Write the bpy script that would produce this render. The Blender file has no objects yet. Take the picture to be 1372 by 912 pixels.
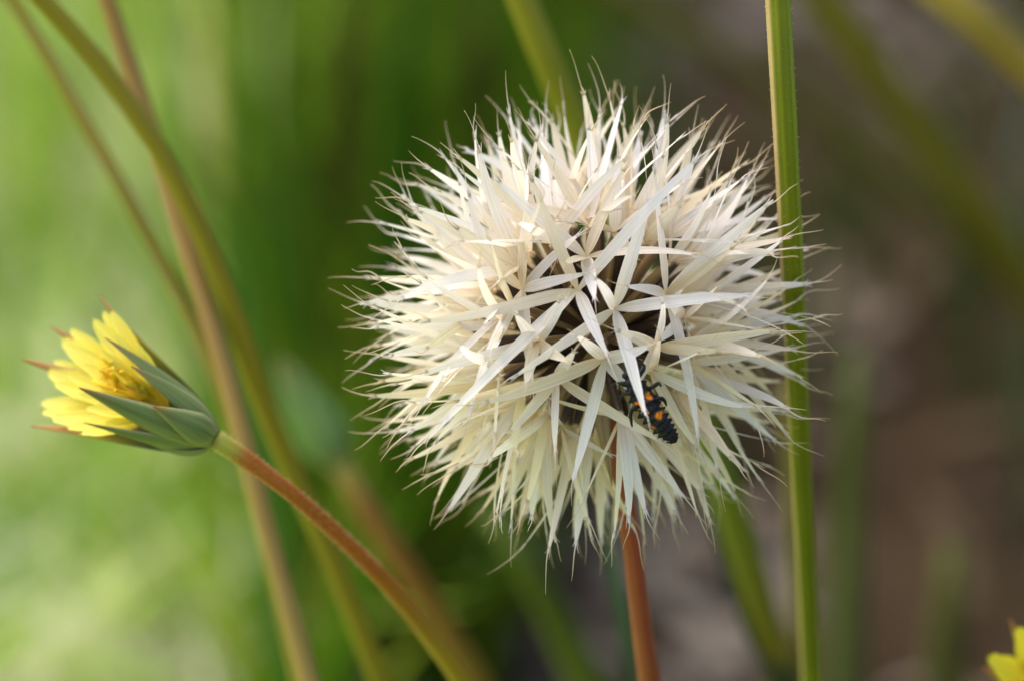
# Macro view of a silvery composite seed head with a ladybird larva.  1 Blender unit = 1 cm.
import bpy, bmesh, math, random
import numpy as np
from mathutils import Vector, Matrix, noise

rnd = random.Random(11)
sc = bpy.context.scene
sc.unit_settings.system = 'METRIC'
sc.unit_settings.scale_length = 0.01
COL = sc.collection

# ------------------------------------------------------------------ camera
PITCH = math.radians(22.0)
DIST = 46.0                       # camera to the plane through the seed head's middle
PXC = 0.008                       # cm per photo pixel in that plane
HEAD = Vector((0.0, 0.0, 20.0))
HPX, HPY = 790.0, 434.0           # where the head's middle sits in the 1372 x 912 photo
FWD = Vector((0, math.cos(PITCH), -math.sin(PITCH)))
UPV = Vector((0, math.sin(PITCH), math.cos(PITCH)))
RGT = Vector((1, 0, 0))
CAMP = HEAD - FWD * DIST - RGT * ((HPX - 686) * PXC) - UPV * ((456 - HPY) * PXC)
FOCUS_Z = 1.0
cam_d = bpy.data.cameras.new('camera')
cam = bpy.data.objects.new('camera', cam_d)
COL.objects.link(cam)
cam.location = CAMP
cam.rotation_euler = (math.pi / 2 - PITCH, 0, 0)
cam_d.sensor_width = 36.0
cam_d.lens = 36.0 * DIST / (1372 * PXC)
cam_d.clip_start = 0.5
cam_d.clip_end = 30000
cam_d.dof.use_dof = True
cam_d.dof.focus_distance = DIST - FOCUS_Z
cam_d.dof.aperture_fstop = cam_d.lens * 1e-3 / 1.25      # entrance pupil 1.25 cm
sc.camera = cam

# ------------------------------------------------------------------ sky, sun, exposure
SUN_EL, SUN_AZ = math.radians(55), math.radians(-68)     # azimuth from +Y towards +X: soft light from the upper left
world = bpy.data.worlds.new('World')
sc.world = world
world.use_nodes = True
wn = world.node_tree.nodes
sky = wn.new('ShaderNodeTexSky')
sky.sky_type = 'NISHITA'
sky.sun_disc = False
sky.sun_elevation = SUN_EL
sky.sun_rotation = SUN_AZ
sky.dust_density = 4.0
sky.air_density = 1.0
wn['Background'].inputs['Strength'].default_value = 0.15
world.node_tree.links.new(sky.outputs['Color'], wn['Background'].inputs['Color'])
sun_d = bpy.data.lights.new('sun', 'SUN')
sun_d.energy = 1.25
sun_d.angle = math.radians(60)
sun_d.color = (1.0, 0.93, 0.82)
sun = bpy.data.objects.new('sun', sun_d)
COL.objects.link(sun)
sdir = Vector((math.sin(SUN_AZ) * math.cos(SUN_EL), math.cos(SUN_AZ) * math.cos(SUN_EL), math.sin(SUN_EL)))
sun.rotation_euler = (-sdir).to_track_quat('-Z', 'Y').to_euler()
sc.view_settings.view_transform = 'Standard'
sc.view_settings.look = 'None'
sc.view_settings.gamma = 1.0
sc.view_settings.exposure = 0.98
sc.cycles.max_bounces = 10
sc.cycles.transmission_bounces = 8
sc.cycles.use_denoising = True

# ------------------------------------------------------------------ helpers
def at(px, py, z=0.0):
    """Point seen at photo pixel (px, py), z cm nearer than the head's middle plane."""
    d = DIST - z
    k = PXC * d / DIST
    return CAMP + FWD * d + RGT * ((px - 686) * k) + UPV * ((456 - py) * k)

def ground_at(px, py, h=0.0):
    v = FWD * DIST + RGT * ((px - 686) * PXC) + UPV * ((456 - py) * PXC)
    t = (h - CAMP.z) / v.z
    return CAMP + v * t

WORLD_ORIGIN = {}
def link(o, origin, parent=None):
    COL.objects.link(o)
    if parent is not None:
        o.parent = parent
        o.location = Vector(origin) - WORLD_ORIGIN[parent.name]
    else:
        o.location = origin
    WORLD_ORIGIN[o.name] = Vector(origin)
    return o

def empty(name, origin, label=None, cat=None, group=None):
    o = bpy.data.objects.new(name, None)
    o.empty_display_size = 0.5
    link(o, origin)
    tag(o, label, cat, group)
    return o

def tag(o, label=None, cat=None, group=None, kind=None):
    if label: o['label'] = label
    if cat: o['category'] = cat
    if group: o['group'] = group
    if kind: o['kind'] = kind
    return o

class MB:
    """Collects vertices (world space), faces, uv and a per-vertex pigment colour."""
    def __init__(self):
        self.v, self.f, self.uv, self.c, self.mi = [], [], [], [], []
    def vert(self, p, uv=(0, 0), c=(1, 1, 1)):
        self.v.append(Vector(p)); self.uv.append(uv); self.c.append(c)
        return len(self.v) - 1
    def face(self, idx, m=0):
        self.f.append(tuple(idx)); self.mi.append(m)
    def build(self, name, mats, origin=(0, 0, 0), parent=None, smooth=True):
        origin = Vector(origin)
        me = bpy.data.meshes.new(name)
        me.from_pydata([tuple(p - origin) for p in self.v], [], self.f)
        if not isinstance(mats, (list, tuple)): mats = [mats]
        for m in mats: me.materials.append(m)
        uvl = me.uv_layers.new(name='UVMap')
        vi = np.empty(len(me.loops), dtype=np.int32)
        me.loops.foreach_get('vertex_index', vi)
        uva = np.array(self.uv, dtype=np.float32)[vi]
        uvl.data.foreach_set('uv', uva.ravel())
        ca = me.color_attributes.new('pigment', 'FLOAT_COLOR', 'POINT')
        cc = np.ones((len(self.v), 4), dtype=np.float32)
        cc[:, :3] = np.array(self.c, dtype=np.float32)
        ca.data.foreach_set('color', cc.ravel())
        me.polygons.foreach_set('use_smooth', [smooth] * len(me.polygons))
        if len(mats) > 1:
            me.polygons.foreach_set('material_index', self.mi)
        me.update()
        o = bpy.data.objects.new(name, me)
        return link(o, origin, parent)

def lerp(a, b, t): return a + (b - a) * t
def mixc(a, b, t): return tuple(a[i] + (b[i] - a[i]) * t for i in range(3))
def smooth(a, b, x):
    t = max(0.0, min(1.0, (x - a) / (b - a)))
    return t * t * (3 - 2 * t)
def ramp(stops, t):
    if t <= stops[0][0]: return stops[0][1]
    for (t0, v0), (t1, v1) in zip(stops, stops[1:]):
        if t <= t1:
            k = (t - t0) / (t1 - t0)
            return mixc(v0, v1, k) if isinstance(v0, tuple) else lerp(v0, v1, k)
    return stops[-1][1]

def spline(pts, n):
    """Catmull-Rom through pts, n samples evenly by parameter length."""
    P = [Vector(p) for p in pts]
    P = [P[0] * 2 - P[1]] + P + [P[-1] * 2 - P[-2]]
    seg = [(P[i + 1] - P[i]).length for i in range(1, len(P) - 2)]
    tot = sum(seg); out = []
    for k in range(n):
        s = tot * k / (n - 1); i = 0
        while i < len(seg) - 1 and s > seg[i]:
            s -= seg[i]; i += 1
        t = min(1.0, s / max(seg[i], 1e-9))
        a, b, c, d = P[i], P[i + 1], P[i + 2], P[i + 3]
        out.append(0.5 * ((2 * b) + (c - a) * t + (2 * a - 5 * b + 4 * c - d) * t * t + (3 * b - a - 3 * c + d) * t ** 3))
    return out

def bezier(p0, p1, p2, p3, n):
    out = []
    for k in range(n):
        t = k / (n - 1); s = 1 - t
        out.append(p0 * s ** 3 + p1 * 3 * s * s * t + p2 * 3 * s * t * t + p3 * t ** 3)
    return out

def tube(mb, path, radius, sides=12, colour=(1, 1, 1), ribs=0, rib_depth=0.0, cap=True, wob=0.0):
    """radius / colour: value or function of 0..1."""
    n = len(path)
    prev = None; base = len(mb.v)
    nrm = None
    for i, p in enumerate(path):
        t = i / (n - 1)
        tan = (path[min(i + 1, n - 1)] - path[max(i - 1, 0)]).normalized()
        if nrm is None:
            nrm = tan.orthogonal().normalized()
        nrm = (nrm - tan * nrm.dot(tan)).normalized()
        bi = tan.cross(nrm)
        r = radius(t) if callable(radius) else radius
        c = colour(t) if callable(colour) else colour
        for s in range(sides):
            a = 2 * math.pi * s / sides
            rr = r * (1 + (rib_depth * math.cos(ribs * a) if ribs else 0))
            if wob: rr *= 1 + wob * noise.noise(Vector((p.x * 2.1, p.y * 2.1 + s * .3, p.z * 2.1)))
            mb.vert(p + (nrm * math.cos(a) + bi * math.sin(a)) * rr, (s / sides, t), c)
        if i:
            for s in range(sides):
                a0 = base + (i - 1) * sides + s; a1 = base + (i - 1) * sides + (s + 1) % sides
                mb.face((a0, a1, a1 + sides, a0 + sides))
    if cap:
        mb.face([base + s for s in range(sides)][::-1])
        mb.face([base + (n - 1) * sides + s for s in range(sides)])

def lamina(mb, path, width, normal, cup=0.15, across=4, thick=0.0, colour=(1, 1, 1), twist=0.0, fold=0.0):
    """A leaf-like strip along path. width(t) = half width; normal: hint; cup curves the edges up."""
    n = len(path); rows = []; rows2 = []
    for i, p in enumerate(path):
        t = i / (n - 1)
        tan = (path[min(i + 1, n - 1)] - path[max(i - 1, 0)]).normalized()
        nn = (normal - tan * normal.dot(tan))
        nn = nn.normalized() if nn.length > 1e-6 else tan.orthogonal().normalized()
        if twist:
            nn = Matrix.Rotation(twist * t, 3, tan) @ nn
        side = tan.cross(nn)
        w = width(t)
        c = colour(t) if callable(colour) else colour
        row = []; row2 = []
        for j in range(across + 1):
            u = -1 + 2 * j / across
            off = cup * w * u * u + fold * w * abs(u)
            q = p + side * (w * u) + nn * off
            row.append(mb.vert(q, ((u + 1) / 2, t), c))
            if thick and 0 < j < across:
                row2.append(mb.vert(q - nn * thick * (1 - u * u) * (0.3 + 0.7 * min(1, w / 0.05)), ((u + 1) / 2, t), c))
        rows.append(row)
        if thick: rows2.append([row[0]] + row2 + [row[-1]])
    for i in range(n - 1):
        for j in range(across):
            mb.face((rows[i][j], rows[i][j + 1], rows[i + 1][j + 1], rows[i + 1][j]))
            if thick:
                mb.face((rows2[i][j + 1], rows2[i][j], rows2[i + 1][j], rows2[i + 1][j + 1]))

# ------------------------------------------------------------------ materials
def nodes_of(name):
    m = bpy.data.materials.new(name); m.use_nodes = True
    nt = m.node_tree; nt.nodes.clear()
    return m, nt, nt.nodes.new, nt.links.new

def plant_mat(name, rough=0.5, translucent=0.0, noise_scale=(20, 20), amount=0.25, coat=0.0, streak=True, bump=0.1, spec=0.4, sss=0.0, tint=None, bump_dist=0.01):
    """Pigment attribute x streaky / mottled noise, with optional light passing through."""
    m, nt, N, L = nodes_of(name)
    out = N('ShaderNodeOutputMaterial')
    att = N('ShaderNodeAttribute'); att.attribute_name = 'pigment'
    uv = N('ShaderNodeUVMap'); mp = N('ShaderNodeMapping')
    L(uv.outputs[0], mp.inputs[0])
    mp.inputs['Scale'].default_value = (noise_scale[0], noise_scale[1], 1)
    oi = N('ShaderNodeObjectInfo')
    add = N('ShaderNodeVectorMath'); add.operation = 'ADD'
    sca = N('ShaderNodeVectorMath'); sca.operation = 'SCALE'; sca.inputs[3].default_value = 37.0
    cb = N('ShaderNodeCombineXYZ')
    L(oi.outputs['Random'], cb.inputs[0]); L(oi.outputs['Random'], cb.inputs[1]); L(oi.outputs['Random'], cb.inputs[2])
    L(cb.outputs[0], sca.inputs[0]); L(mp.outputs[0], add.inputs[0]); L(sca.outputs[0], add.inputs[1])
    nz = N('ShaderNodeTexNoise'); nz.inputs['Scale'].default_value = 1.0; nz.inputs['Detail'].default_value = 4
    L(add.outputs[0], nz.inputs['Vector'])
    mr = N('ShaderNodeMapRange')
    mr.inputs['From Min'].default_value = 0.3; mr.inputs['From Max'].default_value = 0.7
    mr.inputs['To Min'].default_value = 1 - amount; mr.inputs['To Max'].default_value = 1 + amount
    L(nz.outputs[0], mr.inputs['Value'])
    mul = N('ShaderNodeVectorMath'); mul.operation = 'SCALE'
    L(att.outputs['Color'], mul.inputs[0]); L(mr.outputs[0], mul.inputs[3])
    p = N('ShaderNodeBsdfPrincipled')
    L(mul.outputs[0], p.inputs['Base Color'])
    p.inputs['Roughness'].default_value = rough
    p.inputs['Specular IOR Level'].default_value = spec
    p.inputs['Coat Weight'].default_value = coat
    if sss:
        p.inputs['Subsurface Weight'].default_value = sss
        p.inputs['Subsurface Radius'].default_value = (0.08, 0.05, 0.02)
        p.inputs['Subsurface Scale'].default_value = 1.0
    if bump:
        b = N('ShaderNodeBump'); b.inputs['Strength'].default_value = bump; b.inputs['Distance'].default_value = bump_dist
        L(nz.outputs[0], b.inputs['Height']); L(b.outputs[0], p.inputs['Normal'])
    last = p.outputs[0]
    if translucent:
        tr = N('ShaderNodeBsdfTranslucent')
        if tint:
            tm = N('ShaderNodeVectorMath'); tm.operation = 'MULTIPLY'; tm.inputs[1].default_value = tint
            L(mul.outputs[0], tm.inputs[0]); L(tm.outputs[0], tr.inputs['Color'])
        else:
            L(mul.outputs[0], tr.inputs['Color'])
        mx = N('ShaderNodeMixShader'); mx.inputs[0].default_value = translucent
        L(last, mx.inputs[1]); L(tr.outputs[0], mx.inputs[2]); last = mx.outputs[0]
    L(last, out.inputs['Surface'])
    return m

M_SCALE = plant_mat('papery_scale', rough=0.36, translucent=0.5, noise_scale=(15, .9), amount=0.15, bump=0.6, spec=0.5, bump_dist=0.006, tint=(1.0, .965, .91))
M_SEED = plant_mat('seed_coat', rough=0.45, noise_scale=(10, 2.5), amount=0.35, bump=0.4)
M_STALK = plant_mat('stalk_skin', rough=0.5, noise_scale=(14, 9), amount=0.16, bump=0.25, sss=0.12, spec=0.2)
M_BRACT = plant_mat('bract_skin', rough=0.62, noise_scale=(13, 1.4), amount=0.26, bump=0.4, translucent=0.12, spec=0.22)
M_PETAL = plant_mat('yellow_petal', rough=0.5, noise_scale=(9, .8), amount=0.16, bump=0.3, translucent=0.32)
M_HAIR = plant_mat('fine_hair', rough=0.5, noise_scale=(1, 1), amount=0.0, bump=0, translucent=0.4)
M_GRASS = plant_mat('grass_blade', rough=0.6, noise_scale=(3, 2), amount=0.15, bump=0.0, translucent=0.36, spec=0.08)
M_LEAF = plant_mat('herb_leaf', rough=0.6, noise_scale=(4, 3), amount=0.2, bump=0.2, translucent=0.3, spec=0.12)
M_LITTER = plant_mat('dry_litter', rough=0.9, noise_scale=(4, 3), amount=0.3, bump=0.3, spec=0.06)
M_STONE = plant_mat('pebble', rough=0.9, noise_scale=(5, 5), amount=0.25, bump=0.4, spec=0.06)

def soil_mat():
    m, nt, N, L = nodes_of('brown_soil')
    out = N('ShaderNodeOutputMaterial'); p = N('ShaderNodeBsdfPrincipled')
    tc = N('ShaderNodeTexCoord')
    n1 = N('ShaderNodeTexNoise'); n1.inputs['Scale'].default_value = 0.16; n1.inputs['Detail'].default_value = 5
    n2 = N('ShaderNodeTexNoise'); n2.inputs['Scale'].default_value = 1.3; n2.inputs['Detail'].default_value = 8
    L(tc.outputs['Object'], n1.inputs['Vector']); L(tc.outputs['Object'], n2.inputs['Vector'])
    r1 = N('ShaderNodeValToRGB')
    e = r1.color_ramp.elements
    e[0].position = 0.36; e[0].color = (0.038, 0.024, 0.013, 1)
    e[1].position = 0.66; e[1].color = (0.058, 0.038, 0.020, 1)
    x = e.new(0.5); x.color = (0.051, 0.033, 0.0175, 1)
    L(n1.outputs[0], r1.inputs[0])
    r2 = N('ShaderNodeMapRange'); r2.inputs['From Min'].default_value = 0.3; r2.inputs['From Max'].default_value = 0.7
    r2.inputs['To Min'].default_value = 0.7; r2.inputs['To Max'].default_value = 1.3
    L(n2.outputs[0], r2.inputs['Value'])
    mu = N('ShaderNodeVectorMath'); mu.operation = 'SCALE'
    # sunlit left side painted into the ground as pale green; dark green under dark grass
    sx = N('ShaderNodeSeparateXYZ'); L(tc.outputs['Object'], sx.inputs[0])
    ay = N('ShaderNodeMath'); ay.operation = 'ADD'; ay.inputs[1].default_value = 43.0; L(sx.outputs['Y'], ay.inputs[0])
    dv = N('ShaderNodeMath'); dv.operation = 'DIVIDE'; L(sx.outputs['X'], dv.inputs[0]); L(ay.outputs[0], dv.inputs[1])
    wob = N('ShaderNodeMath'); wob.operation = 'MULTIPLY_ADD'; wob.inputs[1].default_value = 0.04
    L(n1.outputs[0], wob.inputs[0]); L(dv.outputs[0], wob.inputs[2])
    last = r1.outputs[0]
    for lo, hi, col in ((-.012, .012, (.030, .055, .006, 1)), (-.046, -.022, (.46, .58, .15, 1))):
        k = N('ShaderNodeMapRange'); k.inputs['From Min'].default_value = hi; k.inputs['From Max'].default_value = lo
        L(wob.outputs[0], k.inputs['Value'])
        mx = N('ShaderNodeMix'); mx.data_type = 'RGBA'; mx.inputs[7].default_value = col
        L(k.outputs[0], mx.inputs[0]); L(last, mx.inputs[6]); last = mx.outputs[2]
    L(last, mu.inputs[0]); L(r2.outputs[0], mu.inputs[3]); L(mu.outputs[0], p.inputs['Base Color'])
    p.inputs['Roughness'].default_value = 0.95
    p.inputs['Specular IOR Level'].default_value = 0.04
    b = N('ShaderNodeBump'); b.inputs['Strength'].default_value = 0.6; b.inputs['Distance'].default_value = 0.3
    L(n2.outputs[0], b.inputs['Height']); L(b.outputs[0], p.inputs['Normal'])
    L(p.outputs[0], out.inputs[0])
    return m
M_SOIL = soil_mat()

# ------------------------------------------------------------------ ground
def ground_h(x, y):
    v = Vector((x, y, 3.3))
    h = 1.2 * noise.noise(v * 0.045) + 0.5 * noise.noise(v * 0.16) + 0.22 * noise.noise(v * 0.6)
    return h * (1 if abs(x) < 300 and abs(y) < 400 else 0.0)

def build_ground():
    xs = [-9000, -3000, -900, -400] + list(np.linspace(-150, 150, 131)) + [400, 900, 3000, 9000]
    ys = [-9000, -3000, -900, -300, -120] + list(np.linspace(-20, 220, 121)) + [420, 900, 3000, 9000]
    mb = MB()
    for y in ys:
        for x in xs:
            mb.vert((x, y, ground_h(x, y)))
    w = len(xs)
    for j in range(len(ys) - 1):
        for i in range(w - 1):
            a = j * w + i
            mb.face((a, a + 1, a + w + 1, a + w))
    o = mb.build('ground', M_SOIL)
    tag(o, 'bare brown soil with pale patches behind the seed head', 'soil', kind='structure')
build_ground()

# pebbles and crumbs of soil, dry litter
def build_pebbles():
    mb = MB(); r = random.Random(5)
    ico = bmesh.new(); bmesh.ops.create_icosphere(ico, subdivisions=1, radius=1)
    iv = [v.co.copy() for v in ico.verts]; fi = [[v.index for v in f.verts] for f in ico.faces]; ico.free()
    for k in range(1500):
        y = r.uniform(20, 150); x = r.uniform(-0.22, 0.3) * (y + 45)
        s = r.choice([.12, .2, .3, .45, .7]) * r.uniform(.7, 1.3)
        c = r.choice([(0.065, .043, .025), (.07, .048, .029), (.042, .027, .016), (.085, .06, .037), (.055, .037, .022)])
        b = len(mb.v); ph = r.uniform(0, 6)
        sc_ = Vector((r.uniform(.7, 1.3), r.uniform(.7, 1.3), r.uniform(.45, .8)))
        for p in iv:
            q = Vector((p.x * sc_.x, p.y * sc_.y, p.z * sc_.z)) * s * (1 + .25 * noise.noise(p * 1.3 + Vector((k, 0, 0))))
            q = Matrix.Rotation(ph, 3, 'Z') @ q
            mb.vert(q + Vector((x, y, ground_h(x, y) + s * .25)), (p.x, p.y), c)
        for f in fi: mb.face([b + i for i in f])
    o = mb.build('pebbles', M_STONE, smooth=False)
    tag(o, 'scattered pebbles and soil crumbs over the brown ground', 'pebbles', kind='stuff')
build_pebbles()

def build_litter():
    mb = MB(); r = random.Random(8)
    def piece(x, y, ln, w, c, zz=.1):
        a = r.uniform(0, math.pi); d = Vector((math.cos(a), math.sin(a), r.uniform(-.15, .25)))
        b = Vector((x, y, ground_h(x, y) + zz))
        pts = bezier(b, b + d * ln * .33 + Vector((0, 0, r.uniform(0, .3))), b + d * ln * .66 + Vector((0, 0, r.uniform(0, .4))), b + d * ln, 6)
        lamina(mb, pts, lambda t: w * math.sin(math.pi * min(.98, t * .92 + .06)), Vector((r.uniform(-.4, .4), r.uniform(-.4, .4), 1)), cup=r.uniform(-.4, .5), across=2, colour=c)
    for k in range(420):
        y = r.uniform(22, 140); x = r.uniform(-0.2, 0.3) * (y + 45)
        c = r.choice([(.09, .062, .034), (.065, .043, .025), (.11, .08, .048), (.05, .033, .019), (.08, .052, .029)])
        piece(x, y, r.uniform(1, 5), r.uniform(.12, .6), c)
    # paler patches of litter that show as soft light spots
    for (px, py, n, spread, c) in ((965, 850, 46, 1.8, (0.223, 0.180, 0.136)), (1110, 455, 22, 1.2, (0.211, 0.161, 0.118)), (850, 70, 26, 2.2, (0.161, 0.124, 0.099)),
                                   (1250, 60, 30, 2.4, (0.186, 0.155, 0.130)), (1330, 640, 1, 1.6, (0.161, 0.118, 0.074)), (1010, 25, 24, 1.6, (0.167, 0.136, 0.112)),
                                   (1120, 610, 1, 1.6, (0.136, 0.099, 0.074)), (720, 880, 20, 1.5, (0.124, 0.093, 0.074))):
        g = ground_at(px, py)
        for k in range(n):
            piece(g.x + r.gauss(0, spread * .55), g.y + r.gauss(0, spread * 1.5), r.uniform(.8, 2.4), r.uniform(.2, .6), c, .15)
    o = mb.build('leaf_litter', M_LITTER)
    tag(o, 'dry tan leaf litter strewn on the brown soil', 'leaf litter', kind='stuff')
build_litter()

# ------------------------------------------------------------------ grass and far foliage
def blade(mb, base, h, lean, w, c0, c1, r, segs=4):
    top = base + Vector((lean[0], lean[1], h))
    mid = base + Vector((lean[0] * .25, lean[1] * .25, h * .6))
    pts = []
    for k in range(segs + 1):
        t = k / segs; s = 1 - t
        pts.append(base * s * s + mid * 2 * s * t + top * t * t)
    a = r.uniform(0, math.pi)
    nrm = Vector((math.cos(a), math.sin(a), .2))
    lamina(mb, pts, lambda t: w * (1 - t ** 2) + .004, nrm, cup=0.25, across=1, colour=lambda t: mixc(c0, c1, t), twist=r.uniform(-1, 1))

SUNLIT_TONES = [((.20, .38, .03), (.32, .54, .05)), ((.36, .55, .05), (.50, .70, .09)), ((.48, .62, .10), (.64, .77, .17)), ((.54, .64, .18), (.75, .82, .34)), ((.64, .65, .34), (.86, .85, .60))]  # sunlight on the left-hand grass is put into these colours
STRAW = [((.66, .56, .34), (.85, .76, .56)), ((.60, .54, .28), (.80, .74, .46)), ((.62, .46, .30), (.82, .66, .48))]
SHADE_TONES = [((.035, .095, .004), (.05, .14, .005)), ((.04, .10, .005), (.075, .15, .006)), ((.06, .085, .006), (.10, .135, .008))]  # shade over the middle grass is put into these colours
MID = [((.12, .28, .012), (.20, .42, .02)), ((.15, .28, .02), (.28, .44, .03)), ((.18, .24, .02), (.30, .36, .03))]
def build_grass(name, count, seed, pal, xr, yr, hr, wr, label, keep=None, lean=.35, clump=False):
    mb = MB(); r = random.Random(seed); k = 0
    while k < count:
        y = r.uniform(*yr); s = (y + 43) / 100.0
        x = r.uniform(*xr) * s
        if keep and not keep(x / s, y, r): continue
        h = r.uniform(*hr)
        if clump:
            q = noise.noise(Vector((x * .48, y * .17, seed))) * 3.4 + .5 + r.gauss(0, .16)
            c0, c1 = pal[max(0, min(len(pal) - 1, int(q * len(pal))))]
        else: c0, c1 = r.choice(pal)
        j = r.uniform(.8, 1.2)
        if clump: j *= 1 + .55 * noise.noise(Vector((x * .62, y * .24, seed + 9)))
        c0 = tuple(min(.9, v * j) for v in c0); c1 = tuple(min(.92, v * j) for v in c1)
        blade(mb, Vector((x, y, ground_h(x, y) - .2)), h, tuple(max(-1.3, min(1.3, r.gauss(0, 1))) * h * lean for _ in (0, 1)), r.uniform(*wr), c0, c1, r)
        k += 1
    o = mb.build(name, M_GRASS)
    tag(o, label, 'grass', kind='stuff')
# xr values are for a distance of 1 m and widen with it
build_grass('sunlit_tone_grass', 12000, 21, SUNLIT_TONES, (-30, -6.0), (25, 150), (1.2, 5), (.07, .2),
            'grass with sunlit yellow-green painted in, at the far edge behind the yellow flower', keep=lambda x, y, r: r.random() < smooth(-4.8, -7.4, x), lean=.8, clump=True)
build_grass('tall_sunlit_tone_grass', 420, 29, SUNLIT_TONES[1:], (-26, -6.0), (45, 150), (8, 17), (.16, .38),
            'tall blades in the same painted sunlit pale green standing out of the bright grass', keep=lambda x, y, r: r.random() < smooth(-5.5, -7.5, x), lean=.15)
build_grass('straw', 2600, 27, STRAW, (-22, -10), (60, 150), (1.5, 6), (.07, .2),
            'dry straw-coloured grass in the pale upper corner', keep=lambda x, y, r: r.random() < smooth(-10.5, -13.0, x) * smooth(60, 85, y) * .8, lean=.7)
build_grass('mid_grass', 5600, 24, MID, (-9, -2), (25, 150), (2, 9), (.07, .2),
            'fresh green grass between the pale grass and the dark grass', keep=lambda x, y, r: r.random() < smooth(-2.6 - max(0, 75 - y) * .05, -4.6 - max(0, 75 - y) * .05, x) * smooth(-8.0, -6.4, x))
build_grass('shade_tone_grass', 7000, 22, SHADE_TONES, (-9, 1.2), (27, 150), (2, 10), (.08, .25),
            'grass with shade painted in as dark green, standing between the fresh grass and the bare soil', keep=lambda x, y, r: r.random() < smooth(.9 - max(0, 45 - y) * .12, -2.0 - max(0, 45 - y) * .12, x) * smooth(-5.4 - max(0, 75 - y) * .03, -3.2 - max(0, 75 - y) * .03, x))
build_grass('sparse_grass', 260, 23, [((.06, .075, .02), (.10, .11, .03)), ((.05, .075, .02), (.07, .10, .03))], (0, 14), (40, 150), (3, 9), (.08, .2),
            'thin olive grass scattered on the brown soil', keep=lambda x, y, r: noise.noise(Vector((x * .3, y * .05, 0))) > .05)

# ------------------------------------------------------------------ out of focus stalks, each one a thing
OLIVE = (.17, .165, .022); OLIVE2 = (.22, .19, .03); GREEN = (.10, .15, .022); RED = (.26, .085, .035); PINK = (.36, .20, .12); TAN = (.33, .26, .11)

def stalk_path(pts, n=40, base=None, top=None):
    """pts: (px, py, z) top to bottom; carried on down to the ground and up past the frame."""
    P = [at(*p) for p in pts]
    d = (P[-1] - P[-2]).normalized()
    last = P[-1]
    if base is None:
        base = Vector((last.x + d.x * 5, last.y + max(d.y, .0) * 4 + 1.0, 0))
    base.z = ground_h(base.x, base.y) - .3
    P.append(last + d * 2.2 + Vector((0, 0, -.25)))
    P.append(last.lerp(base, .5) + d * 1.2)
    P.append(base)
    if top is not None:
        u = (P[0] - P[1]).normalized()
        P = [P[0] + u * top] + P
    return spline(P, n), base

def stalk_thing(name, pts, w, col, label, top=None, group=None, base=None, bulge=True, n=48):
    """w: width in photo pixels (top, bottom of the visible run); col: colour stops from top to bottom."""
    path, b = stalk_path(pts, n, base, top)
    mb = MB()
    tot = sum((path[i + 1] - path[i]).length for i in range(n - 1))
    vis = sum((at(*pts[i + 1]) - at(*pts[i])).length for i in range(len(pts) - 1)) + (top or 0)
    fv = min(1.0, vis / tot)
    far = 1 + (.8 * -pts[0][2]) / DIST
    def rad(t):
        k = min(1, t / fv)
        r = lerp(w[0], w[1], k) * PXC * .5 * far
        if bulge and top: r *= 1 + 1.6 * math.exp(-((t - .02) / .03) ** 2)
        return r
    def colour(t): return ramp(col, min(1, t / fv))
    tube(mb, path, rad, 12, colour, ribs=6, rib_depth=.04, wob=.05)
    o = mb.build(name, M_STALK, b)
    tag(o, label, 'stalk', group)
    return o

G_ST = 'slender blurred flower stalks'
stalk_thing('flower_stalk', [(48, -10, -3), (108, 57, -3.2), (152, 111, -3.35), (188, 163, -3.5), (224, 220, -3.65), (263, 298, -3.95), (302, 390, -4.3), (345, 520, -4.8), (395, 640, -5.4), (450, 760, -6), (515, 925, -7)],
            (25, 35), [(0, (0.320, 0.246, 0.018)), (.3, (0.246, 0.197, 0.011)), (.7, (0.246, 0.209, 0.013)), (1, (0.222, 0.185, 0.012))],
            'long olive stalk crossing in front of the pinkish stalk behind the yellow flower', top=5, group=G_ST)
stalk_thing('flower_stalk', [(140, -10, -4.6), (180, 110, -4.6), (215, 215, -4.5), (250, 330, -4.4), (290, 455, -4.3), (325, 580, -4.2), (360, 720, -4.2), (418, 925, -4.2)],
            (23, 29), [(0, (0.213, 0.136, 0.017)), (.3, (0.266, 0.155, 0.033)), (.6, (0.302, 0.182, 0.055)), (1, (0.266, 0.192, 0.050))],
            'pinkish tan stalk passing just behind the neck of the yellow flower', top=5, group=G_ST)
stalk_thing('flower_stalk', [(10, -10, -6), (60, 70, -6), (105, 150, -6), (160, 245, -6), (205, 330, -6.2), (262, 440, -6.4), (310, 560, -6.6), (352, 700, -7), (405, 925, -7.5)],
            (16, 22), [(0, (0.271, 0.222, 0.031)), (.4, (0.246, 0.185, 0.025)), (1, (0.296, 0.234, 0.037))],
            'thin brownish stalk nearest the pale corner, running down to the pinkish stalk', top=5, group=G_ST)
stalk_thing('flower_stalk', [(695, -10, -5), (728, 70, -5.2), (762, 150, -5.6), (810, 260, -6), (880, 420, -7), (945, 580, -8.2), (985, 700, -9), (1015, 800, -9.8), (1052, 930, -11)],
            (38, 50), [(0, (0.345, 0.308, 0.037)), (.15, (0.246, 0.222, 0.012)), (.5, (0.209, 0.222, 0.012)), (.75, (0.131, 0.180, 0.011)), (1, (0.209, 0.160, 0.018))],
            'olive stalk slanting down behind the seed head and out below it', top=5, group=G_ST)
stalk_thing('flower_stalk', [(1150, 470, -25), (1146, 560, -25), (1138, 700, -26), (1130, 930, -27)], (26, 60), [(0, (.085, .105, .02)), (1, (.075, .095, .02))],
            'dark green blurred shoot standing free in front of the brown soil', group=G_ST, bulge=False)
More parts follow.
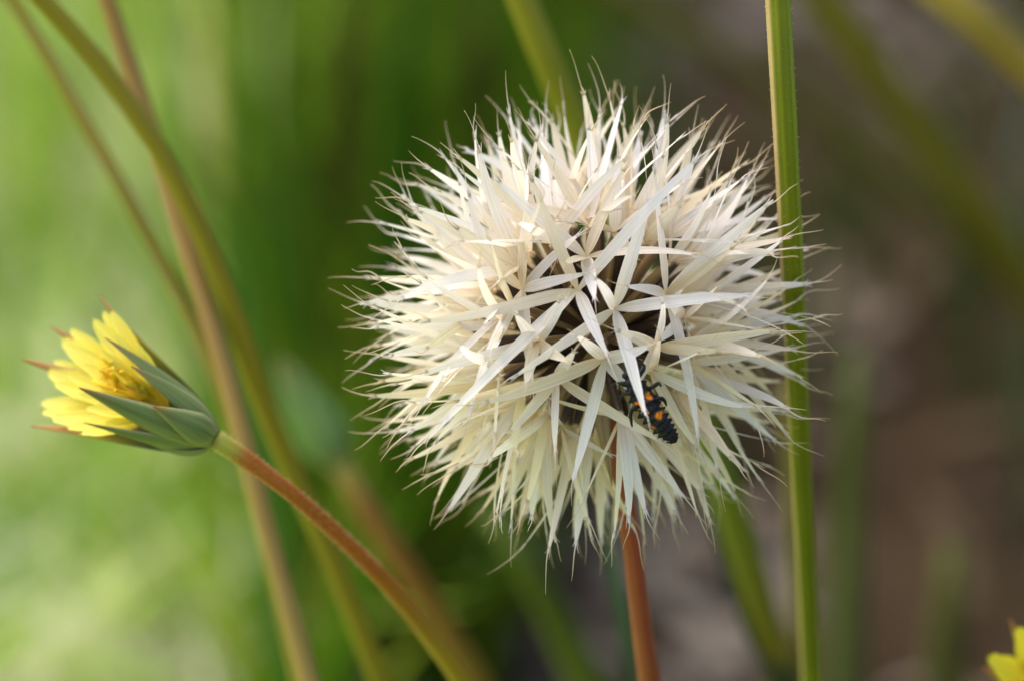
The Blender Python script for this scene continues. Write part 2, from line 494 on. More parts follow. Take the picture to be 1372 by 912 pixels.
stalk_thing('flower_stalk', [(1278, 730, -27), (1272, 800, -27), (1264, 930, -28)], (30, 60), [(0, (.10, .11, .02)), (1, (.09, .10, .02))],
            'faint short green shoot between the dark shoot and the corner flower', group=G_ST, bulge=False)
stalk_thing('flower_stalk', [(1095, -15, -22), (1150, 60, -23), (1215, 150, -25), (1290, 255, -27), (1345, 330, -29), (1400, 420, -31)], (44, 62), [(0, (.22, .18, .014)), (1, (.18, .17, .012))],
            'broad very blurred olive stalk slanting across the upper corner soil', top=6, group=G_ST)
stalk_thing('flower_stalk', [(1255, -15, -13), (1300, 20, -13), (1345, 60, -13.5), (1400, 115, -14)], (44, 50), [(0, (.36, .27, .03)), (1, (.36, .25, .04))],
            'golden olive stalk cutting the upper corner of the picture', top=5, group=G_ST)
stalk_thing('flower_stalk', [(820, -15, -34), (930, 50, -35), (1060, 130, -37), (1200, 240, -40), (1330, 350, -44)], (30, 50), [(0, (.14, .115, .02)), (1, (.15, .14, .012))],
            'faint brown-olive stalk lying across the soil beyond the tall green stem', top=4, group=G_ST)
stalk_thing('flower_stalk', [(650, 680, -17), (700, 750, -17), (745, 830, -18), (800, 940, -19)], (30, 62), [(0, (0.071, 0.106, 0.011)), (1, (0.101, 0.132, 0.011))],
            'soft green stalk low between the red bud stalk and the seed head stalk', group=G_ST, bulge=False)
stalk_thing('flower_stalk', [(1053, 520, -9), (1057, 620, -9.4), (1063, 740, -10), (1071, 930, -11)], (14, 20), [(0, (.20, .17, .04)), (1, (.20, .17, .04))],
            'pale tan stalk half hidden behind the tall green stem', group=G_ST, bulge=False)

# blurred single leaves
def leaf_thing(pts, w, col, label, name='grass_leaf', nrm=None, group='blurred single leaves'):
    P = [at(*p) for p in pts]
    d = (P[-1] - P[-2]).normalized(); b = P[-1] + d * 4; b.z = max(0, b.z)
    if b.z > .5:
        b2 = Vector((b.x + d.x * 2, b.y + 2, 0)); P += [b, b2]; base = b2
    else:
        P += [b]; base = b
    base.z = ground_h(base.x, base.y)
    path = spline(P, 24); mb = MB()
    lamina(mb, path, lambda t: w * (DIST - pts[0][2]) / DIST * PXC * .5 * ramp([(0, .08), (.12, .7), (.3, 1), (.7, 1), (1, .35)], t), nrm or (-FWD + Vector((.3, 0, .2))), cup=.35, across=4, thick=.03, colour=lambda t: ramp(col, t), twist=.3)
    o = mb.build(name, M_LEAF, base)
    tag(o, label, 'leaf', group)
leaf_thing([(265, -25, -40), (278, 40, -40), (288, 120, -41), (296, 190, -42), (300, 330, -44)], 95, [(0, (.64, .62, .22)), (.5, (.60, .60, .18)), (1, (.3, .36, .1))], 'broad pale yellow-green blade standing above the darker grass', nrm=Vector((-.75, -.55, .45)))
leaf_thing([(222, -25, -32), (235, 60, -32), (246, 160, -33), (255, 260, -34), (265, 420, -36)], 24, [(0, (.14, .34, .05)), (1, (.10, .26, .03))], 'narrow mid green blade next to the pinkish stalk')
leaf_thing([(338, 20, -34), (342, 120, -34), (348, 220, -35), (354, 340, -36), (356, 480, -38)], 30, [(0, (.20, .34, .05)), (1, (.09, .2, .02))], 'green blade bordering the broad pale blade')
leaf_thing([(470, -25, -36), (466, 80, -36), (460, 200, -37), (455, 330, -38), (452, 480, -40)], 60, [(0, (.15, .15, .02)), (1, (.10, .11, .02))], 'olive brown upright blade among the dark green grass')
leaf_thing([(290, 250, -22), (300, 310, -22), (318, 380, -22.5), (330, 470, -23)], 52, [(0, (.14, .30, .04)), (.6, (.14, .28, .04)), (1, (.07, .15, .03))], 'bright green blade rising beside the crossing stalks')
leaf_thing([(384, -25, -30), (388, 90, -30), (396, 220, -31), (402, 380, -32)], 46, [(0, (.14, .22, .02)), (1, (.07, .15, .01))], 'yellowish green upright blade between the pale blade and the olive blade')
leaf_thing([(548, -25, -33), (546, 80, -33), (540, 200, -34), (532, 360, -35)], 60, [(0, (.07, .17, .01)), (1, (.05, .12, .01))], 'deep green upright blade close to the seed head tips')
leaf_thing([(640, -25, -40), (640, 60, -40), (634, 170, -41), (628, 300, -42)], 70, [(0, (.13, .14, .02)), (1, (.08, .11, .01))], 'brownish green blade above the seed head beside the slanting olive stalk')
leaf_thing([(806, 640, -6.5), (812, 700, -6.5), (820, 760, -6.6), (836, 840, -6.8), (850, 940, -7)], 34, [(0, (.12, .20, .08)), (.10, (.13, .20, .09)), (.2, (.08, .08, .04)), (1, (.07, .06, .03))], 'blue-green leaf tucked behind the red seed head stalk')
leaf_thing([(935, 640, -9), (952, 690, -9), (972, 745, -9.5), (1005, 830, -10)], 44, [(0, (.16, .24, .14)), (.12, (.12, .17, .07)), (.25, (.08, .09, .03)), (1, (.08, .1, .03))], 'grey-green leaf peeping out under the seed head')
leaf_thing([(1385, 90, -30), (1368, 150, -30), (1358, 215, -30), (1362, 300, -31)], 34, [(0, (.2, .24, .16)), (.5, (.24, .28, .18)), (1, (.1, .13, .05))], 'grey-green blurred leaf at the edge beyond the broad olive stalk')

# ------------------------------------------------------------------ hairs on stalks
def hairs(name, path, rad, count, length, parent, seed, col, t0=0, t1=1, rr=.0035):
    mb = MB(); r = random.Random(seed); n = len(path)
    for k in range(count):
        t = r.uniform(t0, t1); i = min(n - 2, int(t * (n - 1))); fr = t * (n - 1) - i
        p = path[i].lerp(path[i + 1], fr); tan = (path[i + 1] - path[i]).normalized()
        o = tan.orthogonal().normalized(); a = r.uniform(0, 2 * math.pi)
        dn = Matrix.Rotation(a, 3, tan) @ o
        R = rad(t); L = length * r.uniform(.4, 1.2)
        e = p + dn * (R + L) + tan * r.uniform(-.5, .5) * L
        tube(mb, [p + dn * R * .9, (p + dn * (R + L * .5)).lerp(e, .3), e], lambda q: rr * (1 - .6 * q), 3, col)
    o = mb.build(name, M_HAIR, WORLD_ORIGIN[parent.name], parent)
    o['kind'] = 'stuff'

# the tall green stem
def tall_stem():
    pts = [(1042, -10, .9), (1048, 100, .8), (1054, 210, .55), (1060, 330, .1), (1066, 470, -.7), (1072, 600, -1.6), (1079, 740, -2.7), (1087, 930, -4.4)]
    path, b = stalk_path(pts, 70, None, 5)
    root = empty('tall_green_stem', b, 'tall ridged green stem with a painted pale highlight edge standing beside the seed head', 'stem')
    mb = MB()
    fv = .42
    def rad(t): return lerp(37, 27, min(1, t / fv)) * PXC * .5 * (1 + 1.6 * math.exp(-((t - .01) / .03) ** 2))
    tube(mb, path, rad, 36, lambda t: tuple(v * (1 + .16 * noise.noise(Vector((t * 60, 3, 1)))) for v in mixc((.175, .20, .005), (.14, .17, .005), min(1, t / fv))), ribs=9, rib_depth=.045, wob=.03)
    # left-edge highlight painted in as a pale strip; lighter green strip on the right
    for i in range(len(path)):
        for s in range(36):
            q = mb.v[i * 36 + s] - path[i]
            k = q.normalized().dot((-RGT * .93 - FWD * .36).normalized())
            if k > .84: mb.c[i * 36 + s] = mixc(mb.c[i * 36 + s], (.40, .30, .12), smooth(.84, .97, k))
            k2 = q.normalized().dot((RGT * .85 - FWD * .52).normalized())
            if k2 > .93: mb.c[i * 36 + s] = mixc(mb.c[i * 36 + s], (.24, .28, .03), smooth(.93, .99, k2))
    mb.build('stalk', M_STALK, b, root)
    hairs('stalk_hairs', path, rad, 700, .026, root, 4, (.55, .48, .25), .05, .36, .0032)
tall_stem()

# ------------------------------------------------------------------ bracts, petals
def bract(mb_name, root, base, mid, tip, w, out, col, thick=.03, cup=.35, bulge=.16):
    pts = bezier(base, base.lerp(mid, .42) + out * bulge, mid.lerp(tip, .30) + out * .04, tip, 16)
    mb = MB()
    prof = [(0, .55), (.15, .92), (.35, 1), (.6, .72), (.8, .40), (.93, .17), (1, .04)]
    lamina(mb, pts, lambda t: w * .5 * ramp(prof, t), -out, cup=cup, across=6, thick=-thick, colour=lambda t: ramp(col, t))
    # paler membranous margins
    for i in range(len(mb.v)):
        u = mb.uv[i][0]
        if u < .02 or u > .98: mb.c[i] = mixc(mb.c[i], (.42, .42, .22), .55)
        elif abs(u - .5) < .02: mb.c[i] = mixc(mb.c[i], (.05, .08, .03), .35)
    return mb.build(mb_name, M_BRACT, base, root)

trnd = random.Random(91)
def petal(root, base, mid, tip, w, normal, col=None, tooth=True):
    col = col or [(0, (.74, .54, .02)), (.4, (.84, .70, .05)), (1, (.88, .80, .14))]
    pts = bezier(base, base.lerp(mid, .7), mid.lerp(tip, .4), tip, 12)
    mb = MB()
    prof = [(0, .4), (.3, .8), (.6, 1), (.85, .86), (1, .5)]
    lamina(mb, pts, lambda t: w * .5 * ramp(prof, t), normal, cup=.22, across=8, colour=lambda t: ramp(col, t))
    d = (pts[-1] - pts[-2]).normalized()
    n = len(mb.v)
    for j in range(9):     # five small teeth at the end
        k = n - 9 + j
        mb.v[k] = mb.v[k] + d * (w * .14 * trnd.uniform(.0, 1.6) * (1 if j % 2 == 1 else -.1) + w * .30 * (1 - ((j - 4) / 4) ** 2))
    return mb.build('petal', M_PETAL, base, root)

BR = [(0, (.24, .29, .09)), (.25, (.18, .245, .075)), (.7, (.155, .205, .065)), (.9, (.21, .18, .055)), (1, (.36, .15, .05))]
BO = [(0, (.18, .25, .08)), (.4, (.18, .24, .06)), (.66, (.40, .38, .07)), (.85, (.50, .28, .07)), (1, (.52, .18, .08))]

def yellow_flower():
    Z0 = -.3
    spts = [(289, 588, Z0), (308, 600, Z0 - .02), (340, 622, Z0 - .1), (395, 664, Z0 - .35), (450, 713, Z0 - .8), (510, 772, Z0 - 1.4), (565, 838, Z0 - 2.2), (628, 925, Z0 - 3.2)]
    path, b = stalk_path(spts, 240)
    root = empty('yellow_flower', b, 'half open yellow flower with green pointed bracts on a red-brown fuzzy stalk', 'flower')
    fv = .27
    def rad(t):
        return PXC * .5 * ramp([(0, 30), (.025, 24), (.06, 21), (.12, 23), (fv, 30), (1, 34)], t)
    def colour(t): return ramp([(0, (.36, .36, .06)), (.010, (.36, .33, .05)), (.019, (.37, .115, .018)), (.12, (.36, .11, .015)), (.17, (.33, .18, .02)), (.22, (.32, .22, .015)), (fv, (.28, .22, .014)), (1, (.2, .18, .03))], t)
    mb = MB(); tube(mb, path, rad, 20, colour, ribs=7, rib_depth=.03, wob=.06)
    mb.build('stalk', M_STALK, b, root)
    hairs('stalk_hairs', path, rad, 800, .026, root, 9, (.66, .58, .34), 0, .13, .0028)
    B = at(288, 587, Z0)
    mid0 = at(225, 552, Z0)
    def out_of(m): return (m - mid0).normalized()
    def br(tip, dz, mid, mz, w, col=BR, cup=.35, lift=0.0):
        m = at(mid[0], mid[1], Z0 + mz); t = at(tip[0], tip[1], Z0 + dz)
        o = (m - mid0); ax = (B - mid0).normalized(); o = (o - ax * o.dot(ax)).normalized()
        bb = B + o * (.12 + lift)
        return bract('bract', root, bb, m + o * lift, t, w * PXC, o, col, cup=cup)
    # behind
    br((30, 481), -.75, (205, 532), -.34, 48, BO); br((68, 438), -.8, (205, 520), -.32, 48, BO)
    br((134, 396), -.45, (214, 508), -.22, 48, BO); br((42, 571), -.35, (205, 584), -.26, 48, BO); br((55, 548), -.7, (205, 560), -.36, 48, BO)
    # petals
    th = at(228, 553, Z0)
    def pe(tip, dz, w, midz=None):
        t = at(tip[0], tip[1], Z0 + dz); m = th.lerp(t, .55)
        c = at(150, 500, Z0 + .05)
        nrm = (at(80, 470, Z0 + .9) - m)
        m = m + (m - th.lerp(c, .6)) * .18
        petal(root, th + (t - th) * .1, m, t, w * PXC * .93, nrm)
    for tip, dz, w in (((131, 436), -.40, 32), ((153, 424), -.34, 26), ((92, 462), -.60, 38), ((108, 472), -.35, 30), ((72, 501), -.62, 34), ((82, 516), -.40, 28),
                       ((66, 540), -.55, 32), ((80, 561), -.30, 32), ((118, 579), .08, 28), ((124, 548), .25, 28), ((160, 456), .0, 28), ((140, 474), .05, 22), ((112, 530), .15, 24),
                       ((148, 566), .22, 26), ((190, 470), .05, 26), ((100, 446), -.62, 26), ((142, 424), -.48, 24), ((80, 487), -.66, 26), ((64, 552), -.50, 24), ((98, 572), -.05, 24), ((118, 492), -.2, 24), ((98, 505), -.2, 24)):
        pe(tip, dz, w)
    # florets in the throat
    r = random.Random(3); mb = MB()
    for k in range(60):
        a = at(186 + r.gauss(0, 9), 522 + r.gauss(0, 9), Z0 + r.gauss(0, .07))
        e = at(157 + r.gauss(0, 12), 500 + r.gauss(0, 12), Z0 - .05 + r.gauss(0, .11))
        m = a.lerp(e, .5) + Vector((r.gauss(0, .02), r.gauss(0, .02), r.gauss(0, .02)))
        e2 = e + (e - m).normalized() * .05 + Vector((r.gauss(0, .04), r.gauss(0, .04), r.gauss(0, .04)))
        c = r.choice([(.90, .68, .02), (.90, .76, .05), (.88, .58, .02)])
        tube(mb, [a, m, e, e2], lambda t: .026 - .010 * t, 6, c)
    o = mb.build('florets', M_PETAL, at(205, 540, Z0), root); o['kind'] = 'stuff'
    # front bracts, outermost last
    br((176, 490), .40, (232, 524), .30, 36)
    br((141, 452), .28, (217, 507), .22, 38, lift=.01)
    br((112, 566), .28, (200, 584), .24, 30)
    br((155, 574), .08, (212, 596), .05, 32)
    br((106, 519), .55, (205, 559), .36, 46, lift=.02)
    br((170, 580), -.05, (238, 604), .02, 34, lift=.02)
    br((205, 544), .50, (252, 566), .36, 44, lift=.05, cup=.45)
yellow_flower()

def corner_flower():
    Z = -2.1
    c = at(1404, 926, Z)
    path, b = stalk_path([(1406, 940, Z - .5), (1404, 1000, Z - 1.4), (1400, 1080, Z - 2.4)], 24)
    root = empty('yellow_flower', b, 'out of focus yellow flower cut off by the bottom corner', 'flower')
    mb = MB(); tube(mb, path, .11, 10, (.22, .2, .03)); mb.build('stalk', M_STALK, b, root)
    r = random.Random(2)
    n = 11
    th = at(1405, 935, Z - .35)
    for k in range(n):
        a = 2 * math.pi * k / n + .305
        L = r.uniform(78, 83)
        t = at(1404 + math.cos(a) * L * 1.02, 926 - math.sin(a) * L * 1.15 + 8, Z + .15 + .1 * r.random())
        m = th.lerp(t, .5) - FWD * .02 + (t - th).cross(FWD).cross(FWD).normalized() * .0
        petal(root, th.lerp(t, .08), m, t, .34, -FWD + Vector((0, 0, .2)), [(0, (.75, .5, .01)), (1, (.80, .68, .04))])
    for k in range(9):
        a = 2 * math.pi * k / 9 + .066
        t = at(1404 + math.cos(a) * 92, 926 - math.sin(a) * 118, Z - .05); m = at(1404 + math.cos(a) * 45, 930 - math.sin(a) * 50, Z - .35)
        bract('bract', root, at(1406, 940, Z - .6), m, t, .24, ((m - at(1404, 926, Z + .4)).normalized()), BO)
    mb = MB()
    for k in range(40):
        a = r.uniform(0, 6.28); q = r.random() ** .5 * .2
        e = c + RGT * math.cos(a) * q + UPV * math.sin(a) * q - FWD * r.uniform(0, .25)
        tube(mb, [th, th.lerp(e, .6), e], .02, 5, (.8, .52, .02))
    o = mb.build('florets', M_PETAL, th, root); o['kind'] = 'stuff'
corner_flower()

def blurred_bud():
    Z = -13
    pts = [(452, 618, Z), (475, 655, Z), (510, 712, Z - .3), (545, 765, Z - .8), (590, 835, Z - 1.6), (645, 930, Z - 2.6)]
    path, b = stalk_path(pts, 40)
    root = empty('flower_bud', b, 'blurred closed green bud on a red stalk behind the yellow flower stalk', 'bud')
    mb = MB()
    tube(mb, path, lambda t: PXC * .5 * lerp(36, 48, min(1, t * 3)), 14, lambda t: ramp([(0, (.30, .26, .05)), (.05, (.29, .12, .03)), (.17, (.27, .12, .02)), (.3, (.23, .15, .018)), (1, (.2, .17, .02))], t))
    mb.build('stalk', M_STALK, b, root)
    B = at(452, 620, Z); T = at(372, 478, Z + .2); ax = (T - B).normalized(); L = (T - B).length
    o1 = ax.orthogonal().normalized()
    for k in range(9):
        a = 2 * math.pi * k / 9; o = Matrix.Rotation(a, 3, ax) @ o1
        wv = .50 if k % 3 else .36
        bract('bract', root, B + o * .14, B + ax * L * .38 + o * wv, B + ax * L * (1.0 if k % 2 else .82) + o * .07, .54, o,
              [(0, (.20, .29, .08)), (.4, (.14, .28, .06)), (.8, (.12, .22, .05)), (1, (.2, .18, .05))])
blurred_bud()

# ------------------------------------------------------------------ the seed head
R1 = 1.16
TW = -FWD                                   # towards the camera
def cam2w(v): return RGT * v[0] + UPV * v[1] + TW * v[2]

STARS = [  # (centre px), [arm ends px]
 ((785, 344), [(662, 236), (840, 222), (938, 343), (797, 402), (758, 354)]),
 ((774, 389), [(710, 232), (940, 208), (560, 431), (588, 574), (814, 474)]),
 ((700, 388), [(779, 312), (787, 366), (712, 250), (608, 302), (714, 522), (628, 560)]),
 ((823, 414), [(872, 262), (1008, 396), (865, 556, .78), (684, 508), (796, 372)]),
 ((810, 480), [(642, 540), (768, 642), (872, 462), (852, 530, .0), (772, 448)]),
 ((878, 465), [(888, 402), (1042, 443), (852, 520, .1), (826, 442), (965, 470)]),
 ((893, 393), [(877, 222), (1036, 268), (838, 384), (936, 592), (985, 330)]),
 ((917, 425), [(1010, 440), (884, 456), (930, 500), (893, 400), (960, 385)]),
 ((824, 310), [(700, 272), (830, 205), (918, 244), (764, 300), (850, 345)]),
 ((719, 458), [(760, 398), (562, 500), (704, 515), (762, 484), (750, 402), (690, 420)]),
 ((746, 505), [(606, 538), (744, 606), (888, 592), (680, 580), (770, 470)]),
 ((872, 498), [(1004, 545, .3), (884, 452), (935, 600, .0), (940, 470)]),
 ((833, 556), [(782, 668), (716, 525), (915, 665, .1), (842, 700, .3), (822, 722, .25), (866, 690, .2), (870, 600, .1)]),
 ((752, 576), [(790, 700, .3), (690, 660), (735, 540), (820, 610), (660, 615)]),
 ((758, 300), [(742, 236), (688, 258), (800, 226), (745, 346), (815, 285)]),
 ((672, 330), [(540, 268), (640, 210), (590, 205), (735, 300), (600, 370)]),
]
LARVA = [(838, 496), (847, 511), (857, 528), (868, 545), (880, 561), (893, 577), (906, 592)]

def cam_xy(px, py, z):   # camera-basis offset from HEAD of the point seen at (px, py), z towards the camera
    k = PXC * (DIST - z) / DIST
    return (px - 686) * k - (HPX - 686) * PXC, (456 - py) * k - (456 - HPY) * PXC
def head_px(v):   # camera-basis vector -> photo px
    return HPX + v[0] / PXC, HPY - v[1] / PXC

seed_r = random.Random(77)
fixed = []
for (c, arms) in STARS:
    x, y = cam_xy(c[0], c[1], 1.0)
    q = math.sqrt(x * x + y * y)
    if q > R1 * .97: x, y = x * R1 * .97 / q, y * R1 * .97 / q
    z = math.sqrt(max(0, R1 * R1 - x * x - y * y))
    fixed.append(Vector((x, y, z)))
stalk_dir = Vector((35, -215, -30)).normalized()
def in_front(v):      # the part of the head whose stars are placed one by one above
    px, py = HPX + v.x * R1 / PXC, HPY - v.y * R1 / PXC
    return v.z > 0 and ((px - 800) / 122) ** 2 + ((py - 445) / 135) ** 2 < 1
N_SEEDS = 112
free = []
while len(free) < N_SEEDS - len(fixed):
    v = Vector([seed_r.gauss(0, 1) for _ in range(3)]).normalized()
    if v.dot(stalk_dir) > .93 or in_front(v): continue
    free.append(v)
for it in range(160):     # spread the rest evenly over the sphere
    allp = [f.normalized() for f in fixed] + free
    new = []
    for i, p in enumerate(free):
        F = Vector((0, 0, 0))
        for q in allp:
            d = p - q; l = d.length
            if 1e-6 < l < 1.2: F += d / (l ** 3)
        d = p - stalk_dir; F += d / (d.length ** 3) * .7
        n = (p + F * .0025).normalized()
        new.append(p if in_front(n) else n)
    free = new

def make_scale(parent, seed_pos, axis, end, awn_len, w, r, colk, into=None, flat=False):
    """seed_pos, axis, end in world space."""
    d = end - seed_pos; L = d.length
    bend = axis * (r.uniform(.015, .06) if flat else r.uniform(.04, .11)) * L
    p1 = seed_pos + d * .22 + bend * .8
    p2 = seed_pos + d * .62 + bend * .9 + Vector((r.gauss(0, .03), r.gauss(0, .03), r.gauss(0, .03))) * L
    path = bezier(seed_pos, p1, p2, end, 17)
    nrm = axis - d.normalized() * axis.dot(d.normalized())
    if nrm.length < .15: nrm = d.orthogonal()
    nrm.normalize()
    dn = d.normalized()
    nrm = Matrix.Rotation(r.gauss(0, .2 if flat else .38), 3, dn) @ nrm
    tw = r.gauss(0, .22 if flat else .5)
    prof = [(0, .22), (.06, .46), (.15, .84), (.27, 1), (.48, .97), (.66, .82), (.81, .58), (.92, .35), (1, .10)]
    cream = (.86, .775, .62); white = (.92, .895, .905); c_hi = mixc(cream, white, colk); c_lo = mixc((.80, .65, .42), cream, colk)
    mb = into or MB()
    lamina(mb, path, lambda t: w * .5 * ramp(prof, t), nrm, cup=r.uniform(.03, .2), across=4, colour=lambda t: ramp([(0, c_lo), (.25, mixc(c_lo, c_hi, .6)), (.5, c_hi), (1, c_hi)], t), twist=tw)
    # two fine teeth at the notch and the awn between them
    tan = (path[-1] - path[-2]).normalized()
    nn = Matrix.Rotation(tw, 3, tan) @ (nrm - tan * nrm.dot(tan)).normalized()
    side = tan.cross(nn)
    for s in (-1, 1):
        b = path[-2] + side * s * w * .10
        l = r.uniform(.05, .16)
        tube(mb, [b, b + tan * l * .6 + side * s * .01, b + tan * l + side * s * r.uniform(.01, .045)], lambda t: .008 * (1 - .8 * t), 3, c_hi)
    cur = Vector((r.gauss(0, 1), r.gauss(0, 1), r.gauss(0, 1))); cur = (cur - tan * cur.dot(tan)).normalized() * r.uniform(.04, .34)
    cur2 = Vector((r.gauss(0, 1), r.gauss(0, 1), r.gauss(0, 1))) * .035
    aw = [path[-2] + tan * awn_len * t + cur * awn_len * t * t + cur2 * awn_len * math.sin(t * 5) for t in (0, .15, .3, .45, .6, .75, .88, 1)]
    tube(mb, aw, lambda t: .0085 * (1 - .72 * t), 4, lambda t: mixc(c_hi, (.72, .58, .34), t))
    if into: return None
    return mb.build('pappus_scale', M_SCALE, seed_pos, parent)

def seg_px_dist(p, a, b):
    ax, ay = a; bx, by = b; px, py = p
    dx, dy = bx - ax, by - ay
    t = max(0, min(1, ((px - ax) * dx + (py - ay) * dy) / (dx * dx + dy * dy + 1e-9)))
    return math.hypot(px - ax - t * dx, py - ay - t * dy)

def seed_head():
    spts = [(803, 470, -.15), (818, 560, -.3), (836, 665, -.6), (848, 740, -1.0), (858, 820, -1.6), (873, 930, -2.6)]
    path, b = stalk_path(spts, 60)
    root = empty('seed_head', b, 'round fluffy cream white seed head of star-shaped papery scales on a red stalk', 'seed head')
    fv = .28
    mb = MB()
    tube(mb, path, lambda t: PXC * .5 * ramp([(0, 44), (.03, 32), (.07, 25), (.15, 27), (fv, 33), (1, 36)], t), 20,
         lambda t: ramp([(0, (.24, .09, .04)), (.1, (.28, .062, .030)), (.2, (.29, .075, .034)), (fv, (.26, .085, .028)), (1, (.2, .15, .03))], t), ribs=7, rib_depth=.04, wob=.05)
    mb.build('stalk', M_STALK, b, root)
    # receptacle
    top = at(*spts[0]); ax = (top - at(*spts[1])).normalized()
    mb = MB()
    pr = [(-.12, .17), (-.04, .26), (.06, .31), (.16, .30), (.24, .22), (.29, .08), (.30, .01)]
    pth = [top + ax * a for a, _ in pr]
    tube(mb, pth, lambda t: pr[min(len(pr) - 1, int(round(t * (len(pr) - 1))))][1], 18, lambda t: mixc((.30, .18, .08), (.42, .30, .16), t), wob=.2)
    mb.build('receptacle', M_SEED, top, root)
    cen = top + ax * .15
    # reflexed bracts hanging under the head
    o1 = ax.orthogonal().normalized(); r = random.Random(31)
    for k in range(9):
        a = 2 * math.pi * k / 9 + .3; o = Matrix.Rotation(a, 3, ax) @ o1
        L = r.uniform(.9, 1.5)
        base = top - ax * .05 + o * .22
        mid = base + o * .42 - ax * .30 * L; tip = base + o * r.uniform(.35, .7) - ax * L
        bract('bract', root, base, mid, tip, .24, (o + ax * .4).normalized(),
              [(0, (.30, .20, .09)), (.4, (.34, .26, .12)), (.8, (.38, .28, .15)), (1, (.3, .16, .08))])
    # seeds
    items = []
    for i, (c, arms) in enumerate(STARS):
        items.append((fixed[i], arms))
    for v in free: items.append((v * R1 * seed_r.uniform(.93, 1.05), None))
    items.sort(key=lambda it: -it[0].z)
    rear = MB(); rear.vert(HEAD)
    for idx, (v, arms) in enumerate(items):
        pos = HEAD + cam2w(v); axis = cam2w(v).normalized()
        inner = cen + (pos - cen).normalized() * .24
        # the seed itself: slim ribbed spindle with a short beak
        mb = MB()
        sp = [inner.lerp(pos, t) for t in (0, .12, .3, .5, .7, .85, .95, 1.0)]
        light = seed_r.random() < .45
        dark = (.045, .024, .014) if not light else (.26, .17, .075)
        tube(mb, sp, lambda t: ramp([(0, .030), (.2, .052), (.5, .056), (.8, .040), (.93, .026), (1, .034)], t), 10,
             lambda t: ramp([(0, mixc(dark, (.25, .16, .07), .3)), (.3, dark), (.85, dark), (.96, (.42, .30, .14)), (1, (.70, .56, .33))], t), ribs=5, rib_depth=.12)
        so = mb.build('seed', M_SEED, inner, root)
        if arms:
            for e in arms:
                dx, dy = (e[0] - HPX) * PXC - v.x, (HPY - e[1]) * PXC - v.y
                q = math.hypot(dx, dy)
                L = max(q * 1.05, .95)
                dz = math.sqrt(max(0, L * L - q * q)) * (.75 if v.z > .6 else .4)
                if len(e) > 2: dz = e[2]
                ex, ey = cam_xy(e[0], e[1], v.z + dz)
                end = HEAD + cam2w(Vector((ex, ey, v.z + dz)))
                make_scale(so, pos, axis, end, seed_r.uniform(.25, .5), seed_r.uniform(.122, .150), seed_r, seed_r.choice([.1, .35, .8, 1, 1]), flat=True)
        else:
            vn = v.normalized(); t1 = vn.orthogonal().normalized()
            best = None
            for tr in range(60):
                a0 = seed_r.uniform(0, 6.28); cand = []; bad = 0
                for k in range(5):
                    a = a0 + 2 * math.pi * k / 5 + seed_r.gauss(0, .16)
                    side_k = smooth(.75, .25, vn.z)
                    sp_ = math.radians(seed_r.gauss(lerp(46, 31, side_k), 8))
                    d = vn * math.cos(sp_) + (Matrix.Rotation(a, 3, vn) @ t1) * math.sin(sp_)
                    L = seed_r.uniform(lerp(1.6, 1.35, side_k), lerp(2.1, 1.75, side_k))
                    e = v + d * L
                    lim = seed_r.uniform(2.15, 2.55)
                    if e.length > lim: e = e * (lim / e.length)
                    cand.append((e, L))
                    e = e + Vector((0, -.10 * abs(e.x) * .3 - .05, 0))
                    if e.z > .6:
                        for lp in LARVA:
                            if seg_px_dist(lp, head_px(v), head_px(e)) < 24: bad += 1
                        # keep the dark middle of the head readable
                        if seg_px_dist((795, 415), head_px(v), head_px(e)) < 75: bad += 1

                if best is None or bad < best[0]: best = (bad, cand)
                if bad == 0: break
            for e, L in best[1]:
                make_scale(so, pos, axis, HEAD + cam2w(e), seed_r.uniform(.25, .55), seed_r.uniform(.10, .142), seed_r, seed_r.choice([0, .3, .6, .9, 1]), rear if idx >= 60 else None)
    o = rear.build('rear_scales', M_SCALE, HEAD, root); o['kind'] = 'stuff'
seed_head()

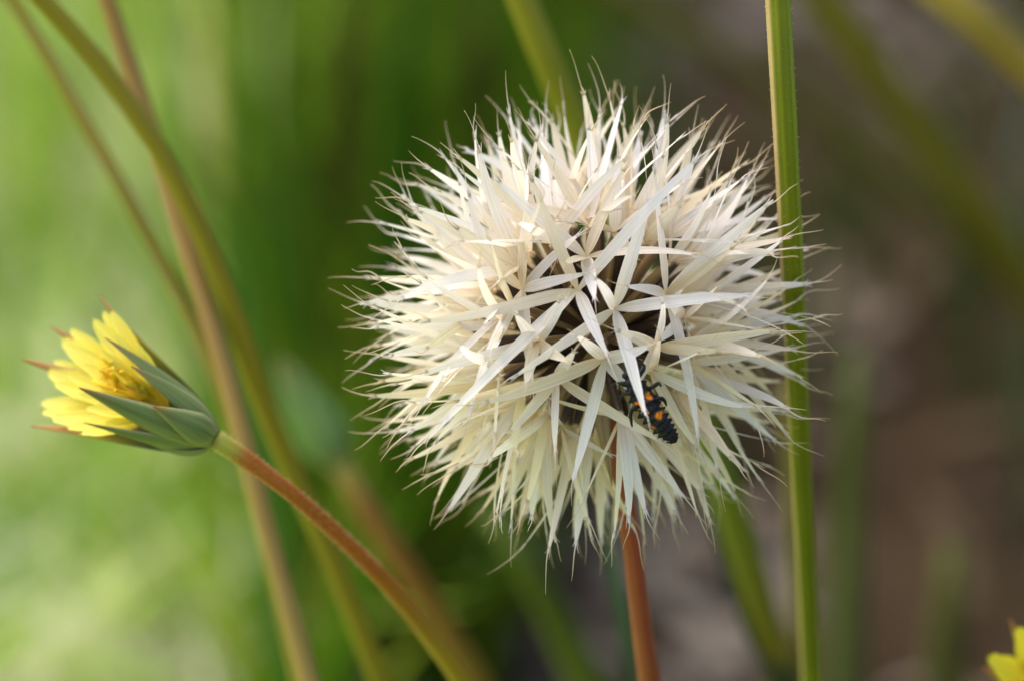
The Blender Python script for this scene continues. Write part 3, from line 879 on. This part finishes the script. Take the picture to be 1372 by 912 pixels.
# ------------------------------------------------------------------ the larva
def larva_mat():
    m = plant_mat('larva_skin', rough=0.5, noise_scale=(30, 30), amount=.3, bump=.3, spec=.3)
    return m
def ladybird_larva():
    zc = [1.44, 1.42, 1.39, 1.36, 1.32, 1.26, 1.18]
    ctrl = [at(p[0], p[1], z) for p, z in zip(LARVA, zc)]
    n = 170; path = spline(ctrl, n); S = 64
    segc = [.045, .125, .215, .315, .41, .50, .585, .665, .74, .81, .875, .93, .975]  # head, 3 thorax, 9 abdomen
    wid = [(0, .02), (.02, .075), (.05, .088), (.085, .07), (.12, .105), (.2, .125), (.3, .135), (.45, .145), (.6, .138), (.75, .118), (.88, .09), (.96, .06), (1, .012)]
    black = (.006, .006, .008); blue = (.011, .013, .019); orange = (.95, .27, .01)
    spots = [(.36, -.85, 1.2), (.38, .9, 1.2), (.60, -.40, 1.05), (.60, -1.1, .6), (.67, 1.0, .7), (.50, .3, .3)]   # (place along the body, side, size)
    mb = MB()
    for i, p in enumerate(path):
        t = i / (n - 1)
        tan = (path[min(i + 1, n - 1)] - path[max(i - 1, 0)]).normalized()
        up = (TW - tan * TW.dot(tan)).normalized(); sd = tan.cross(up)
        w = ramp(wid, t) * .76
        si = min(range(len(segc)), key=lambda k: abs(segc[k] - t))
        half = .045 if si > 0 else .05
        sg = math.cos(min(1, abs(t - segc[si]) / half) * math.pi / 2)
        w *= .90 + .10 * sg
        for s in range(S):
            a = 2 * math.pi * s / S
            ca, sa = math.cos(a), math.sin(a)
            rr = 1.0; c = mixc(black, blue, .5 + .5 * noise.noise(p * 30 + Vector((s, 0, 0))))
            if si >= 1 and sa > -.35:
                for row in (-1.0, -.52, -.17, .17, .52, 1.0):
                    ang = math.pi / 2 - row * 1.45
                    da = (a - ang + math.pi) % (2 * math.pi) - math.pi
                    dt = (t - segc[si]) / .024
                    g = math.exp(-(da / .125) ** 2 - dt * dt)
                    rr += g * (.46 if abs(row) > .9 else .34)
            for (k, side, sz) in spots:
                ang = math.pi / 2 - side * .95
                da = (a - ang + math.pi) % (2 * math.pi) - math.pi
                g = math.exp(-((da / (.36 * sz)) ** 2 + ((t - k) / (.036 * sz)) ** 2) ** 2)
                c = mixc(c, orange, min(1, g * 1.5))
            mb.vert(p + (sd * ca + up * sa * .72) * w * rr, (s / S, t), c)
        if i:
            for s in range(S):
                a0 = (i - 1) * S + s; a1 = (i - 1) * S + (s + 1) % S
                mb.face((a0, a1, a1 + S, a0 + S))
    mb.face(list(range(S))[::-1]); mb.face([(n - 1) * S + s for s in range(S)])
    # six jointed legs
    def leg(pts, r0=.024):
        P = [at(*q) for q in pts]
        tube(mb, spline(P, 12), lambda t: r0 * ramp([(0, 1.1), (.4, .9), (.5, 1.0), (.8, .7), (1, .35)], t), 8, black)
    leg([(851, 514, 1.40), (836, 513, 1.44), (824, 514, 1.40), (818, 516, 1.34)])
    leg([(857, 529, 1.38), (845, 527, 1.46), (834, 528, 1.42), (831, 538, 1.34)])
    leg([(863, 543, 1.36), (850, 546, 1.46), (845, 553, 1.42), (846, 566, 1.34), (847, 571, 1.30)])
    leg([(851, 511, 1.40), (860, 498, 1.44), (863, 490, 1.40), (858, 486, 1.32)])
    leg([(862, 524, 1.38), (876, 517, 1.42), (882, 513, 1.36), (886, 517, 1.28)])
    leg([(868, 538, 1.36), (884, 533, 1.40), (890, 536, 1.32), (893, 543, 1.22)])
    # fine bristles
    r = random.Random(6)
    for k in range(70):
        i = r.randrange(20, 145); a = r.uniform(.1, math.pi - .1)
        p = path[i]; tan = (path[i + 1] - path[i - 1]).normalized()
        up = (TW - tan * TW.dot(tan)).normalized(); sd = tan.cross(up)
        d = sd * math.cos(a) + up * math.sin(a) * .72; w = ramp(wid, i / (n - 1)) * .8
        tube(mb, [p + d * w, p + d * (w + .03), p + d * (w + .05)], lambda t: .003 * (1 - t * .7), 3, black)
    o = mb.build('ladybird_larva', larva_mat(), path[0])
    tag(o, 'black ladybird larva with orange spots crawling on the seed head', 'larva')
ladybird_larva()
